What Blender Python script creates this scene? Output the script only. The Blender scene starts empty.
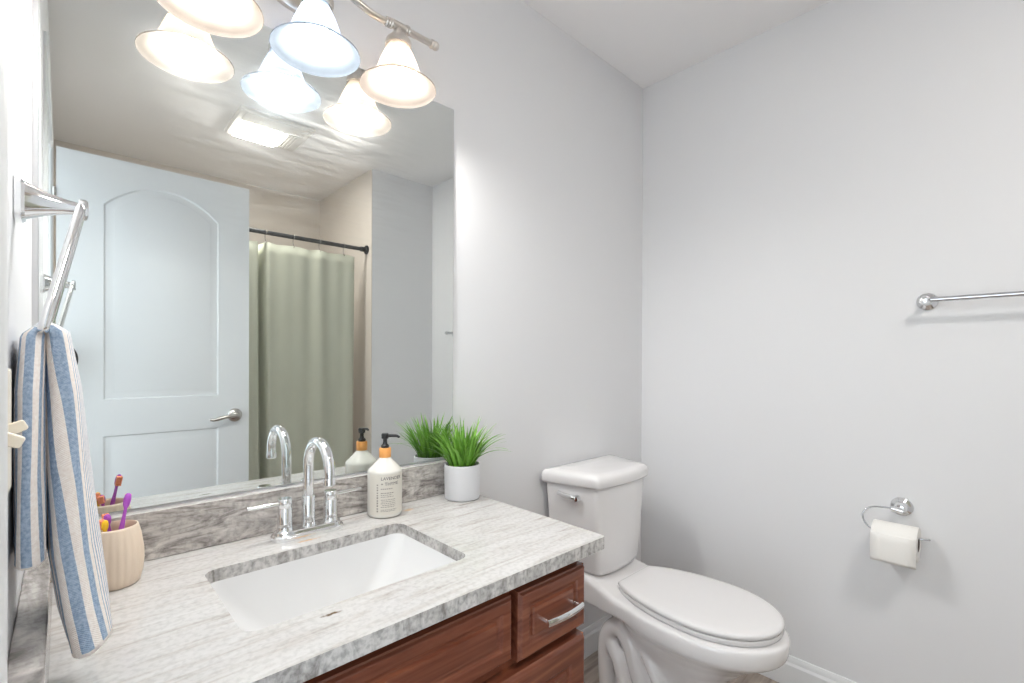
import bpy, bmesh, math, random
from mathutils import Vector, Matrix
R = math.radians
PI = math.pi
random.seed(7)
scn = bpy.context.scene
COL = scn.collection

# ------------------------------------------------------------------ camera, world, exposure
CAM_Z = 1.1834
cam_d = bpy.data.cameras.new('render_camera')
cam = bpy.data.objects.new('render_camera', cam_d)
COL.objects.link(cam)
yaw, pitch, roll = 0.8174, -0.0033, 0.0041
Fv = Vector((math.cos(yaw) * math.cos(pitch), math.sin(yaw) * math.cos(pitch), math.sin(pitch)))
Rv = Vector((math.sin(yaw), -math.cos(yaw), 0))
Uv = Rv.cross(Fv)
R2 = Rv * math.cos(roll) + Uv * math.sin(roll)
U2 = -Rv * math.sin(roll) + Uv * math.cos(roll)
cam.matrix_world = Matrix(((R2.x, U2.x, -Fv.x, 0), (R2.y, U2.y, -Fv.y, 0), (R2.z, U2.z, -Fv.z, CAM_Z), (0, 0, 0, 1)))
cam_d.sensor_width = 36.0
cam_d.lens = 478.18 / 1024 * 36.0
cam_d.shift_y = 21.4 / 1024
cam_d.clip_start = 0.02
scn.camera = cam

world = bpy.data.worlds.new('daylight')
scn.world = world
world.use_nodes = True
world.node_tree.nodes['Background'].inputs[0].default_value = (0.84, 0.93, 1.0, 1)
world.node_tree.nodes['Background'].inputs[1].default_value = 1.35

scn.view_settings.view_transform = 'Standard'
scn.view_settings.look = 'None'
scn.view_settings.gamma = 1.0
scn.view_settings.use_curve_mapping = False
scn.view_settings.exposure = 1.06
BULB = 122.0
FAN = 55.0
try:
    scn.cycles.max_bounces = 14
    scn.cycles.diffuse_bounces = 8
    scn.cycles.glossy_bounces = 6
    scn.cycles.transmission_bounces = 8
    scn.cycles.transparent_max_bounces = 10
    scn.cycles.sample_clamp_indirect = 6.0
    scn.cycles.caustics_reflective = True
    scn.cycles.caustics_refractive = False
except Exception:
    pass

# ------------------------------------------------------------------ room dimensions (metres)
YB = 1.198      # back wall (mirror wall)
XR = 1.944      # right wall
XL = -0.041     # left wall
CZ = 2.44
YW = -0.535     # wing wall beside the tub alcove
XW = 1.476      # its corner
YA = -1.406     # back of the alcove
ZC = 0.787      # counter top

# ------------------------------------------------------------------ helpers
def srgb(r, g, b):
    f = lambda c: (c / 255 / 12.92) if c / 255 <= 0.04045 else ((c / 255 + 0.055) / 1.055) ** 2.4
    return (f(r), f(g), f(b), 1)


def mat(name, col, rough=0.5, metal=0.0, bump=0.0, bscale=40.0, var=0.0, vscale=6.0, stretch=(1, 1, 1), coat=0.0, emit=None, estr=0.0, spec=None):
    m = bpy.data.materials.new(name)
    m.use_nodes = True
    nt = m.node_tree
    p = nt.nodes['Principled BSDF']
    p.inputs['Base Color'].default_value = col
    p.inputs['Roughness'].default_value = rough
    p.inputs['Metallic'].default_value = metal
    if spec is not None:
        p.inputs['Specular IOR Level'].default_value = spec
    if coat:
        p.inputs['Coat Weight'].default_value = coat
        p.inputs['Coat Roughness'].default_value = 0.06
    if emit:
        p.inputs['Emission Color'].default_value = emit
        p.inputs['Emission Strength'].default_value = estr
    tc = nt.nodes.new('ShaderNodeTexCoord')
    mp = nt.nodes.new('ShaderNodeMapping')
    mp.inputs['Scale'].default_value = stretch
    nt.links.new(tc.outputs['Object'], mp.inputs['Vector'])
    if var:
        n = nt.nodes.new('ShaderNodeTexNoise')
        n.inputs['Scale'].default_value = vscale
        n.inputs['Detail'].default_value = 4
        nt.links.new(mp.outputs[0], n.inputs['Vector'])
        mx = nt.nodes.new('ShaderNodeMix')
        mx.data_type = 'RGBA'
        mx.inputs[6].default_value = tuple(c * (1 - var) for c in col[:3]) + (1,)
        mx.inputs[7].default_value = tuple(min(1, c * (1 + var)) for c in col[:3]) + (1,)
        nt.links.new(n.outputs['Fac'], mx.inputs[0])
        nt.links.new(mx.outputs[2], p.inputs['Base Color'])
    if bump:
        n2 = nt.nodes.new('ShaderNodeTexNoise')
        n2.inputs['Scale'].default_value = bscale
        n2.inputs['Detail'].default_value = 3
        nt.links.new(mp.outputs[0], n2.inputs['Vector'])
        b = nt.nodes.new('ShaderNodeBump')
        b.inputs['Strength'].default_value = bump
        b.inputs['Distance'].default_value = 0.002
        nt.links.new(n2.outputs['Fac'], b.inputs['Height'])
        nt.links.new(b.outputs[0], p.inputs['Normal'])
    return m


def ramp(nt, stops):
    r = nt.nodes.new('ShaderNodeValToRGB')
    els = r.color_ramp.elements
    while len(els) < len(stops):
        els.new(0.5)
    for e, (pos, c) in zip(els, stops):
        e.position = pos
        e.color = c
    return r


class MB:
    """collects geometry in world coordinates"""
    def __init__(s):
        s.bm = bmesh.new()

    def box(s, a, b, rot=None, about=None):
        c = [(a[i] + b[i]) / 2 for i in range(3)]
        d = [abs(b[i] - a[i]) for i in range(3)]
        r = bmesh.ops.create_cube(s.bm, size=1)
        M = Matrix.Translation(c) @ Matrix.Diagonal((d[0], d[1], d[2], 1))
        if rot is not None:
            o = Vector(about or c)
            M = Matrix.Translation(o) @ rot.to_4x4() @ Matrix.Translation(-o) @ M
        bmesh.ops.transform(s.bm, matrix=M, verts=r['verts'])
        return s

    def loft(s, rings, cap0=True, cap1=True, closed=True):
        vs = [[s.bm.verts.new(p) for p in ring] for ring in rings]
        n = len(rings[0])
        for a, b in zip(vs, vs[1:]):
            for i in range(n if closed else n - 1):
                j = (i + 1) % n
                s.bm.faces.new((a[i], a[j], b[j], b[i]))
        if closed and cap0:
            s.bm.faces.new(list(reversed(vs[0])))
        if closed and cap1:
            s.bm.faces.new(vs[-1])
        return s

    def lathe(s, prof, origin=(0, 0, 0), axis=(0, 0, 1), n=32, cap0=True, cap1=True, flute=None):
        """prof = [(radius, height)...] turned about axis"""
        z = Vector(axis).normalized()
        x = z.orthogonal().normalized()
        y = z.cross(x)
        o = Vector(origin)
        rings = []
        for r, h in prof:
            ring = []
            for i in range(n):
                a = 2 * PI * i / n
                rr = max(r, 1e-5)
                if flute:
                    rr = rr * (1 + flute(i, n, h))
                ring.append(o + z * h + (x * math.cos(a) + y * math.sin(a)) * rr)
            rings.append(ring)
        return s.loft(rings, cap0, cap1)

    def tube(s, pts, rad, n=12, cap=True, flat=None):
        pts = [Vector(p) for p in pts]
        rads = rad if isinstance(rad, (list, tuple)) else [rad] * len(pts)
        rings = []
        t0 = (pts[1] - pts[0]).normalized()
        nrm = t0.orthogonal().normalized()
        if flat is not None:
            nrm = (Vector(flat[2]) - t0 * Vector(flat[2]).dot(t0)).normalized()
        for i, p in enumerate(pts):
            if i == 0:
                t = pts[1] - pts[0]
            elif i == len(pts) - 1:
                t = pts[-1] - pts[-2]
            else:
                t = (pts[i + 1] - pts[i]).normalized() + (pts[i] - pts[i - 1]).normalized()
            t.normalize()
            nrm = (nrm - t * nrm.dot(t)).normalized()
            b = t.cross(nrm)
            fx, fy = (flat[0], flat[1]) if flat is not None else (1, 1)
            rings.append([p + (nrm * math.cos(2 * PI * k / n) * fx + b * math.sin(2 * PI * k / n) * fy) * rads[i] for k in range(n)])
        return s.loft(rings, cap, cap)

    def prism(s, poly, axis, a, b):
        """poly of 2-D points extruded along axis ('x','y','z') from a to b"""
        def P(u, v, w):
            return {'x': (w, u, v), 'y': (u, w, v), 'z': (u, v, w)}[axis]
        s.loft([[P(u, v, a) for u, v in poly], [P(u, v, b) for u, v in poly]])
        return s

    def build(s, name, m, parent=None, bevel=0.0, seg=2, smooth=40, origin=None, recalc=True, subsurf=0):
        if recalc:
            bmesh.ops.recalc_face_normals(s.bm, faces=s.bm.faces)
        me = bpy.data.meshes.new(name)
        off = world_loc(parent) if parent else Vector(origin or (0, 0, 0))
        bmesh.ops.translate(s.bm, vec=-off, verts=s.bm.verts)
        s.bm.to_mesh(me)
        s.bm.free()
        me.materials.append(m)
        for p in me.polygons:
            p.use_smooth = True
        if smooth < 180:
            me.set_sharp_from_angle(angle=R(smooth))
        o = bpy.data.objects.new(name, me)
        COL.objects.link(o)
        if parent:
            o.parent = parent
        else:
            o.location = off
        if bevel:
            bv = o.modifiers.new('bevel', 'BEVEL')
            bv.width = bevel
            bv.segments = seg
            bv.limit_method = 'ANGLE'
            bv.angle_limit = R(35)
            bv.harden_normals = False
        if subsurf:
            ss = o.modifiers.new('subsurf', 'SUBSURF')
            ss.levels = subsurf
            ss.render_levels = subsurf
        return o


def world_loc(o):
    v = Vector((0, 0, 0))
    while o:
        v += o.location
        o = o.parent
    return v


def tag(o, label, cat, group=None):
    o['label'] = label
    o['category'] = cat
    if group:
        o['group'] = group
    return o


def thing(name, loc, label, cat, group=None):
    o = bpy.data.objects.new(name, None)
    o.empty_display_size = 0.05
    COL.objects.link(o)
    o.location = loc
    return tag(o, label, cat, group)


def struct(o):
    o['kind'] = 'structure'
    return o


def rrect(x0, x1, y0, y1, r, n=6):
    pts = []
    for cx, cy, a0 in ((x1 - r, y1 - r, 0), (x0 + r, y1 - r, 90), (x0 + r, y0 + r, 180), (x1 - r, y0 + r, 270)):
        for k in range(n + 1):
            a = R(a0 + 90 * k / n)
            pts.append((cx + r * math.cos(a), cy + r * math.sin(a)))
    return pts


def smoothpath(pts, n=8):
    """Catmull-Rom through points"""
    P = [Vector(p) for p in pts]
    P = [P[0] * 2 - P[1]] + P + [P[-1] * 2 - P[-2]]
    out = []
    for i in range(1, len(P) - 2):
        for k in range(n):
            t = k / n
            a, b, c, d = P[i - 1], P[i], P[i + 1], P[i + 2]
            out.append(0.5 * ((2 * b) + (c - a) * t + (2 * a - 5 * b + 4 * c - d) * t * t + (3 * b - a - 3 * c + d) * t ** 3))
    out.append(P[-2])
    return out


# ------------------------------------------------------------------ materials
WALL = mat('wall_paint', srgb(225.5, 225.8, 227.6), 0.42, bump=0.05, bscale=220, var=0.006, spec=0.35)
CEIL = mat('ceiling_paint', srgb(242, 240, 240), 0.8, bump=0.05, bscale=150)
ALC = mat('alcove_paint', srgb(208, 200, 191), 0.45, bump=0.05, bscale=180)
TRIM = mat('trim_paint', srgb(236, 237, 238), 0.3)
DOORM = mat('door_paint', srgb(216, 218, 220), 0.32, bump=0.06, bscale=60, stretch=(6, 6, 0.6))
CHROME = mat('chrome', (0.86, 0.87, 0.88, 1), 0.07, 1.0)
NICKEL = mat('brushed_nickel', (0.70, 0.66, 0.62, 1), 0.28, 1.0)
SATIN = mat('satin_steel', (0.62, 0.60, 0.57, 1), 0.25, 1.0)
PORC = mat('porcelain', srgb(232, 230, 230), 0.08, coat=0.4)
SINKM = mat('sink_ceramic', srgb(222, 222, 222), 0.12, coat=0.2)
SEATM = mat('seat_plastic', srgb(228, 226, 226), 0.22)
CHROME2 = mat('chrome_dark_reflection', (0.58, 0.59, 0.61, 1), 0.10, 1.0)  # chrome darkened: reflection of dark surroundings put into the base colour
BLACKM = mat('black_metal', srgb(44, 46, 48), 0.4, 0.6)
BLACKP = mat('black_plastic', srgb(28, 28, 29), 0.35)
POTM = mat('pot_ceramic', srgb(212, 212, 215), 0.5)
SOIL = mat('soil', srgb(58, 40, 30), 0.95, bump=1.0, bscale=200, var=0.4, vscale=120)
CREAM = mat('switch_plastic', srgb(238, 230, 214), 0.35)
PAPER = mat('tissue_paper', srgb(240, 238, 234), 0.9, bump=0.25, bscale=260)
CARD = mat('cardboard', srgb(120, 110, 104), 0.9)
PURPLE = mat('purple_plastic', srgb(176, 84, 196), 0.3)
YELLOW = mat('yellow_plastic', srgb(246, 196, 40), 0.3)
ORANGE = mat('orange_bristles', srgb(244, 150, 110), 0.6)
BOTTLE = mat('bottle_plastic', srgb(222, 219, 212), 0.25)
LABELM = mat('label_paper', srgb(216, 211, 201), 0.5)
INK = mat('label_ink', srgb(70, 66, 66), 0.6)
INK2 = mat('faint_label_ink', srgb(150, 144, 138), 0.6)
COLLAR = mat('orange_collar', srgb(240, 168, 92), 0.4)
DARKGAP = mat('cabinet_shadow_gap', srgb(44, 20, 14), 0.7)
HOLDER = mat('stoneware', srgb(226, 208, 188), 0.55, bump=0.05, bscale=80, var=0.03)
LENSG = mat('camera_lens_glass', (0.01, 0.01, 0.015, 1), 0.05)


def granite(name, stretch, rot, stops, speck=0.5, dist=1.5, scale=1.0, veins=True, spots=()):
    m = bpy.data.materials.new(name)
    m.use_nodes = True
    nt = m.node_tree
    L = nt.links.new
    p = nt.nodes['Principled BSDF']
    p.inputs['Roughness'].default_value = 0.16
    tc = nt.nodes.new('ShaderNodeTexCoord')
    mp = nt.nodes.new('ShaderNodeMapping')
    mp.inputs['Scale'].default_value = stretch
    mp.inputs['Rotation'].default_value = rot
    L(tc.outputs['Object'], mp.inputs['Vector'])
    n1 = nt.nodes.new('ShaderNodeTexNoise')
    n1.inputs['Scale'].default_value = scale
    n1.inputs['Detail'].default_value = 9
    n1.inputs['Roughness'].default_value = 0.62
    n1.inputs['Distortion'].default_value = dist
    L(mp.outputs[0], n1.inputs['Vector'])
    r1 = ramp(nt, stops)
    L(n1.outputs['Fac'], r1.inputs['Fac'])
    n2 = nt.nodes.new('ShaderNodeTexNoise')
    n2.inputs['Scale'].default_value = 110
    n2.inputs['Detail'].default_value = 3
    L(tc.outputs['Object'], n2.inputs['Vector'])
    r2 = ramp(nt, [(0.36, (1 - speck,) * 3 + (1,)), (0.55, (1, 1, 1, 1))])
    L(n2.outputs['Fac'], r2.inputs['Fac'])
    mx = nt.nodes.new('ShaderNodeMix')
    mx.data_type = 'RGBA'
    mx.blend_type = 'MULTIPLY'
    mx.inputs[0].default_value = 1.0
    L(r1.outputs[0], mx.inputs[6])
    L(r2.outputs[0], mx.inputs[7])
    out = mx.outputs[2]
    for (sx, sy, sz, rx, ry, col) in spots:
        mm = nt.nodes.new('ShaderNodeMapping')
        mm.inputs['Location'].default_value = (-sx / rx, -sy / ry, 0)
        mm.inputs['Scale'].default_value = (1 / rx, 1 / ry, 0)
        L(tc.outputs['Object'], mm.inputs['Vector'])
        ln = nt.nodes.new('ShaderNodeVectorMath')
        ln.operation = 'LENGTH'
        L(mm.outputs[0], ln.inputs[0])
        ad = nt.nodes.new('ShaderNodeMath')
        ad.operation = 'ADD'
        L(ln.outputs['Value'], ad.inputs[0])
        nn = nt.nodes.new('ShaderNodeMath')
        nn.operation = 'MULTIPLY_ADD'
        nn.inputs[1].default_value = 1.6
        nn.inputs[2].default_value = -0.8
        L(n2.outputs['Fac'], nn.inputs[0])
        L(nn.outputs[0], ad.inputs[1])
        rr = ramp(nt, [(0.35, (1, 1, 1, 1)), (1.0, (0, 0, 0, 1))])
        L(ad.outputs[0], rr.inputs['Fac'])
        mz = nt.nodes.new('ShaderNodeMix')
        mz.data_type = 'RGBA'
        L(rr.outputs[0], mz.inputs[0])
        L(out, mz.inputs[6])
        mz.inputs[7].default_value = col
        out = mz.outputs[2]
    L(out, p.inputs['Base Color'])
    return m


G_TOP = granite('granite_top', (3.2, 30, 30), (0, 0, R(-5)),
                [(0.26, srgb(150, 143, 138)), (0.38, srgb(192, 187, 183)), (0.49, srgb(203, 201, 199)), (0.75, srgb(212, 211, 210))], 0.12, 0.9, 1.6,
                spots=[(0.306, 0.737, 0, 0.020, 0.005, srgb(104, 84, 60)), (0.395, 1.075, 0, 0.03, 0.006, srgb(206, 172, 140)), (0.67, 1.115, 0, 0.02, 0.012, srgb(222, 196, 168))])
G_EDGE = granite('granite_edge', (26, 10, 9), (0, 0, 0),
                 [(0.30, srgb(136, 131, 127)), (0.45, srgb(180, 177, 174)), (0.60, srgb(208, 205, 202))], 0.32, 0.8, 1.6)
G_SPL = granite('granite_splash', (4.6, 16, 21), (0, R(8), 0),
                [(0.28, srgb(98, 91, 88)), (0.40, srgb(148, 142, 138)), (0.50, srgb(184, 178, 173)), (0.64, srgb(212, 207, 202))], 0.25, 3.2, 1.3)


def wood(name, along):
    m = bpy.data.materials.new(name)
    m.use_nodes = True
    nt = m.node_tree
    L = nt.links.new
    p = nt.nodes['Principled BSDF']
    p.inputs['Roughness'].default_value = 0.26
    p.inputs['Coat Weight'].default_value = 0.25
    p.inputs['Coat Roughness'].default_value = 0.15
    tc = nt.nodes.new('ShaderNodeTexCoord')
    mp = nt.nodes.new('ShaderNodeMapping')
    mp.inputs['Scale'].default_value = (1.5, 22, 22) if along == 'x' else (22, 22, 1.5)
    L(tc.outputs['Object'], mp.inputs['Vector'])
    n = nt.nodes.new('ShaderNodeTexNoise')
    n.inputs['Scale'].default_value = 2.2
    n.inputs['Detail'].default_value = 7
    n.inputs['Distortion'].default_value = 1.0
    L(mp.outputs[0], n.inputs['Vector'])
    r = ramp(nt, [(0.25, srgb(92, 48, 33)), (0.5, srgb(118, 66, 47)), (0.75, srgb(138, 82, 58))])
    L(n.outputs['Fac'], r.inputs['Fac'])
    L(r.outputs[0], p.inputs['Base Color'])
    return m


WOODX = wood('cherry_wood', 'x')
WOODZ = wood('cherry_wood_upright', 'z')


def floor_mat():
    m = bpy.data.materials.new('vinyl_plank_floor')
    m.use_nodes = True
    nt = m.node_tree
    L = nt.links.new
    p = nt.nodes['Principled BSDF']
    p.inputs['Roughness'].default_value = 0.4
    tc = nt.nodes.new('ShaderNodeTexCoord')
    bk = nt.nodes.new('ShaderNodeTexBrick')
    bk.inputs['Scale'].default_value = 1.0
    bk.inputs['Brick Width'].default_value = 0.9
    bk.inputs['Row Height'].default_value = 0.15
    bk.inputs['Mortar Size'].default_value = 0.0015
    bk.inputs['Color1'].default_value = srgb(168, 152, 140)
    bk.inputs['Color2'].default_value = srgb(196, 184, 174)
    bk.inputs['Mortar'].default_value = srgb(90, 80, 72)
    L(tc.outputs['Object'], bk.inputs['Vector'])
    mp = nt.nodes.new('ShaderNodeMapping')
    mp.inputs['Scale'].default_value = (2, 24, 1)
    L(tc.outputs['Object'], mp.inputs['Vector'])
    n = nt.nodes.new('ShaderNodeTexNoise')
    n.inputs['Scale'].default_value = 2
    n.inputs['Detail'].default_value = 6
    L(mp.outputs[0], n.inputs['Vector'])
    r = ramp(nt, [(0.3, (0.45, 0.42, 0.40, 1)), (0.65, (1, 1, 1, 1))])
    L(n.outputs['Fac'], r.inputs['Fac'])
    mx = nt.nodes.new('ShaderNodeMix')
    mx.data_type = 'RGBA'
    mx.blend_type = 'MULTIPLY'
    mx.inputs[0].default_value = 1
    L(bk.outputs['Color'], mx.inputs[6])
    L(r.outputs[0], mx.inputs[7])
    L(mx.outputs[2], p.inputs['Base Color'])
    return m


def mirror_mat():
    m = bpy.data.materials.new('mirror_silver')
    m.use_nodes = True
    nt = m.node_tree
    L = nt.links.new
    nt.nodes.remove(nt.nodes['Principled BSDF'])
    out = nt.nodes['Material Output']
    g = nt.nodes.new('ShaderNodeBsdfAnisotropic')
    g.inputs['Color'].default_value = (0.80, 0.83, 0.815, 1)
    g.inputs['Roughness'].default_value = 0.0
    h = nt.nodes.new('ShaderNodeBsdfAnisotropic')       # wiped-on film of dirt that scatters the lamps
    h.inputs['Color'].default_value = (0.85, 0.87, 0.86, 1)
    h.inputs['Roughness'].default_value = 0.38
    tc = nt.nodes.new('ShaderNodeTexCoord')
    mp = nt.nodes.new('ShaderNodeMapping')
    mp.inputs['Rotation'].default_value = (0, R(38), 0)
    mp.inputs['Scale'].default_value = (6, 1, 60)
    L(tc.outputs['Object'], mp.inputs['Vector'])
    n = nt.nodes.new('ShaderNodeTexNoise')
    n.inputs['Scale'].default_value = 1.4
    n.inputs['Detail'].default_value = 7
    n.inputs['Distortion'].default_value = 0.7
    L(mp.outputs[0], n.inputs['Vector'])
    n2 = nt.nodes.new('ShaderNodeTexNoise')
    n2.inputs['Scale'].default_value = 3.2
    n2.inputs['Detail'].default_value = 2
    L(tc.outputs['Object'], n2.inputs['Vector'])
    mk = nt.nodes.new('ShaderNodeMapping')              # the wiped patch under the lamps
    mk.inputs['Location'].default_value = (-0.06 / 0.36, 0, -0.80 / 0.36)
    mk.inputs['Scale'].default_value = (1 / 0.36, 0, 1 / 0.36)
    L(tc.outputs['Object'], mk.inputs['Vector'])
    gr = nt.nodes.new('ShaderNodeTexGradient')
    gr.gradient_type = 'SPHERICAL'
    L(mk.outputs[0], gr.inputs['Vector'])
    r = ramp(nt, [(0.42, (0.0, 0.0, 0.0, 1)), (0.72, (0.13, 0.13, 0.13, 1))])
    L(n.outputs['Fac'], r.inputs['Fac'])
    mu = nt.nodes.new('ShaderNodeMath')
    mu.operation = 'MULTIPLY_ADD'
    mu.inputs[2].default_value = 0.025
    L(r.outputs[0], mu.inputs[0])
    L(gr.outputs['Fac'], mu.inputs[1])
    r = mu
    mx = nt.nodes.new('ShaderNodeMixShader')
    L(r.outputs[0], mx.inputs[0])
    L(g.outputs[0], mx.inputs[1])
    L(h.outputs[0], mx.inputs[2])
    L(mx.outputs[0], out.inputs['Surface'])
    return m


def curtain_mat():
    m = mat('sage_curtain_cloth', srgb(186, 188, 172), 0.85, bump=0.5, bscale=240, var=0.10, vscale=3, stretch=(3, 3, 1))
    return m


def shade_mat(name, col, thru):
    m = bpy.data.materials.new(name)
    m.use_nodes = True
    nt = m.node_tree
    L = nt.links.new
    nt.nodes.remove(nt.nodes['Principled BSDF'])
    out = nt.nodes['Material Output']
    tc = nt.nodes.new('ShaderNodeTexCoord')
    n = nt.nodes.new('ShaderNodeTexNoise')
    n.inputs['Scale'].default_value = 16
    n.inputs['Detail'].default_value = 5
    n.inputs['Distortion'].default_value = 2.0
    L(tc.outputs['Object'], n.inputs['Vector'])
    r = ramp(nt, [(0.3, tuple(c * 0.82 for c in col[:3]) + (1,)), (0.65, col)])
    L(n.outputs['Fac'], r.inputs['Fac'])
    d = nt.nodes.new('ShaderNodeBsdfDiffuse')
    t = nt.nodes.new('ShaderNodeBsdfTranslucent')
    g = nt.nodes.new('ShaderNodeBsdfAnisotropic')
    g.inputs['Roughness'].default_value = 0.2
    g.inputs['Color'].default_value = (1, 1, 1, 1)
    c = nt.nodes.new('ShaderNodeBsdfTransparent')       # thin glass lets most of the lamp's light through
    c.inputs['Color'].default_value = (0.96, 0.96, 0.96, 1)
    L(r.outputs[0], d.inputs['Color'])
    t.inputs['Color'].default_value = thru
    m1 = nt.nodes.new('ShaderNodeMixShader')
    m1.inputs[0].default_value = 0.5
    L(d.outputs[0], m1.inputs[1])
    L(t.outputs[0], m1.inputs[2])
    m0 = nt.nodes.new('ShaderNodeMixShader')
    m0.inputs[0].default_value = 0.0
    L(m1.outputs[0], m0.inputs[1])
    L(c.outputs[0], m0.inputs[2])
    m2 = nt.nodes.new('ShaderNodeMixShader')
    m2.inputs[0].default_value = 0.04
    L(m0.outputs[0], m2.inputs[1])
    L(g.outputs[0], m2.inputs[2])
    L(m2.outputs[0], out.inputs['Surface'])
    return m


def towel_mat():
    m = bpy.data.materials.new('striped_terry')
    m.use_nodes = True
    nt = m.node_tree
    L = nt.links.new
    p = nt.nodes['Principled BSDF']
    p.inputs['Roughness'].default_value = 0.95
    p.inputs['Specular IOR Level'].default_value = 0.1
    uv = nt.nodes.new('ShaderNodeUVMap')
    sp = nt.nodes.new('ShaderNodeSeparateXYZ')
    L(uv.outputs[0], sp.inputs[0])

    def math_(op, a, b=None):
        k = nt.nodes.new('ShaderNodeMath')
        k.operation = op
        for i, v in enumerate((a, b)):
            if v is None:
                continue
            if isinstance(v, (int, float)):
                k.inputs[i].default_value = v
            else:
                L(v, k.inputs[i])
        return k.outputs[0]
    # wide stripes, 21 mm repeat; thin lines in the border (u > 0.052)
    u = sp.outputs['X']
    fr = math_('FRACT', math_('DIVIDE', u, 0.019))
    wide = math_('MULTIPLY', math_('GREATER_THAN', fr, 0.06), math_('LESS_THAN', fr, 0.54))
    thin = math_('GREATER_THAN', math_('FRACT', math_('DIVIDE', u, 0.006)), 0.62)
    border = math_('GREATER_THAN', u, 0.0165)
    inv = math_('SUBTRACT', 1.0, border)
    hem = math_('SUBTRACT', 1.0, math_('GREATER_THAN', sp.outputs['Y'], 0.985))
    blue = math_('MULTIPLY', math_('ADD', math_('MULTIPLY', wide, inv), math_('MULTIPLY', thin, border)), hem)
    n = nt.nodes.new('ShaderNodeTexNoise')
    n.inputs['Scale'].default_value = 300
    tc = nt.nodes.new('ShaderNodeTexCoord')
    L(tc.outputs['Object'], n.inputs['Vector'])
    rb = ramp(nt, [(0.3, srgb(142, 163, 190)), (0.7, srgb(180, 198, 218))])
    rc = ramp(nt, [(0.3, srgb(242, 233, 226)), (0.7, srgb(252, 247, 242))])
    L(n.outputs['Fac'], rb.inputs['Fac'])
    L(n.outputs['Fac'], rc.inputs['Fac'])
    mx = nt.nodes.new('ShaderNodeMix')
    mx.data_type = 'RGBA'
    L(blue, mx.inputs[0])
    L(rc.outputs[0], mx.inputs[6])
    L(rb.outputs[0], mx.inputs[7])
    L(mx.outputs[2], p.inputs['Base Color'])
    # waffle weave
    a = math_('SINE', math_('MULTIPLY', u, 2 * PI / 0.0022))
    b = math_('SINE', math_('MULTIPLY', sp.outputs['Z'] if False else sp.outputs['Y'], 2 * PI * 150))
    hgt = math_('MULTIPLY', a, b)
    bp = nt.nodes.new('ShaderNodeBump')
    bp.inputs['Strength'].default_value = 0.5
    bp.inputs['Distance'].default_value = 0.0008
    L(hgt, bp.inputs['Height'])
    L(bp.outputs[0], p.inputs['Normal'])
    return m


def leaf_mat():
    m = bpy.data.materials.new('grass_blades')
    m.use_nodes = True
    nt = m.node_tree
    L = nt.links.new
    p = nt.nodes['Principled BSDF']
    p.inputs['Roughness'].default_value = 0.45
    at = nt.nodes.new('ShaderNodeUVMap')
    sp = nt.nodes.new('ShaderNodeSeparateXYZ')
    L(at.outputs[0], sp.inputs[0])
    r = ramp(nt, [(0.0, srgb(70, 112, 34)), (0.5, srgb(104, 160, 48)), (1.0, srgb(160, 206, 96))])
    L(sp.outputs['X'], r.inputs['Fac'])
    L(r.outputs[0], p.inputs['Base Color'])
    return m


# ------------------------------------------------------------------ setting
T = 0.12
OY0, OY1, OZ = -0.165, 0.48, 2.02        # doorway in the left wall
struct(MB().box((-0.9, YA - T, -0.08), (XR + T, YB + T, 0)).build('floor', floor_mat()))
struct(MB().box((XL - T, YA - T, CZ), (XR + T, YB + T, CZ + 0.1)).build('ceiling', CEIL))
struct(MB().box((XL - T, YB, 0), (XR + T, YB + T, CZ)).build('wall_back', WALL))
struct(MB().box((XR, YW - T, 0), (XR + T, YB, CZ)).build('wall_right', WALL))
struct(MB().box((XW, YA, 0), (XR, YW, CZ)).build('wall_front', WALL, smooth=20))
struct(MB().box((XL - T, YA - T, 0), (XW + T, YA, CZ)).build('wall_alcove', ALC))
wl = MB()
wl.box((XL - T, OY1, 0), (XL, YB, CZ))
wl.box((XL - T, YA, 0), (XL, OY0, CZ))
wl.box((XL - T, OY0, OZ), (XL, OY1, CZ))
struct(wl.build('wall_left', WALL))
# thin skin of alcove paint on the tub side of the wing wall
struct(MB().box((XW - 0.004, YA, 0), (XW, YW, CZ)).build('wall_alcove_side', ALC))


def base_profile(h=0.11, d=0.014):
    return [(0, 0), (d, 0), (d, h * 0.72), (d * 0.62, h * 0.80), (d * 0.62, h * 0.90), (d * 0.3, h), (0, h)]


struct(MB().prism([(YB - u, v) for u, v in base_profile()], 'x', 0.87, XR).build('baseboard_back', TRIM, smooth=25))
struct(MB().prism([(XR - u, v) for u, v in base_profile()], 'y', YW, YB - 0.014).build('baseboard_right', TRIM, smooth=25))
struct(MB().prism([(YW + u, v) for u, v in base_profile()], 'x', XW, XR - 0.014).build('baseboard_front', TRIM, smooth=25))
# door casing on the room side, stepped profile
cs = MB()
def casing_leg(y0, y1, flip):
    pr = [(0, 0), (1, 0), (1, 0.004), (0.8, 0.010), (0.25, 0.010), (0.2, 0.007), (0, 0.007)]
    poly = []
    for u, t in pr:
        uu = u if not flip else 1 - u
        poly.append((XL + t, y0 + (y1 - y0) * uu))
    cs.prism(poly, 'z', 0, OZ + 0.065)
casing_leg(OY1, OY1 + 0.065, True)
casing_leg(OY0 - 0.065, OY0, False)
cs.box((XL, OY0, OZ), (XL + 0.010, OY1, OZ + 0.065))
struct(cs.build('trim_1', TRIM, smooth=25))
# door lining inside the opening
jm = MB()
jm.box((XL - T, OY1 - 0.012, 0), (XL + 0.004, OY1, OZ)).box((XL - T, OY0, OZ - 0.012), (XL + 0.004, OY1, OZ))
struct(jm.build('trim_2', TRIM, bevel=0.002))

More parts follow.
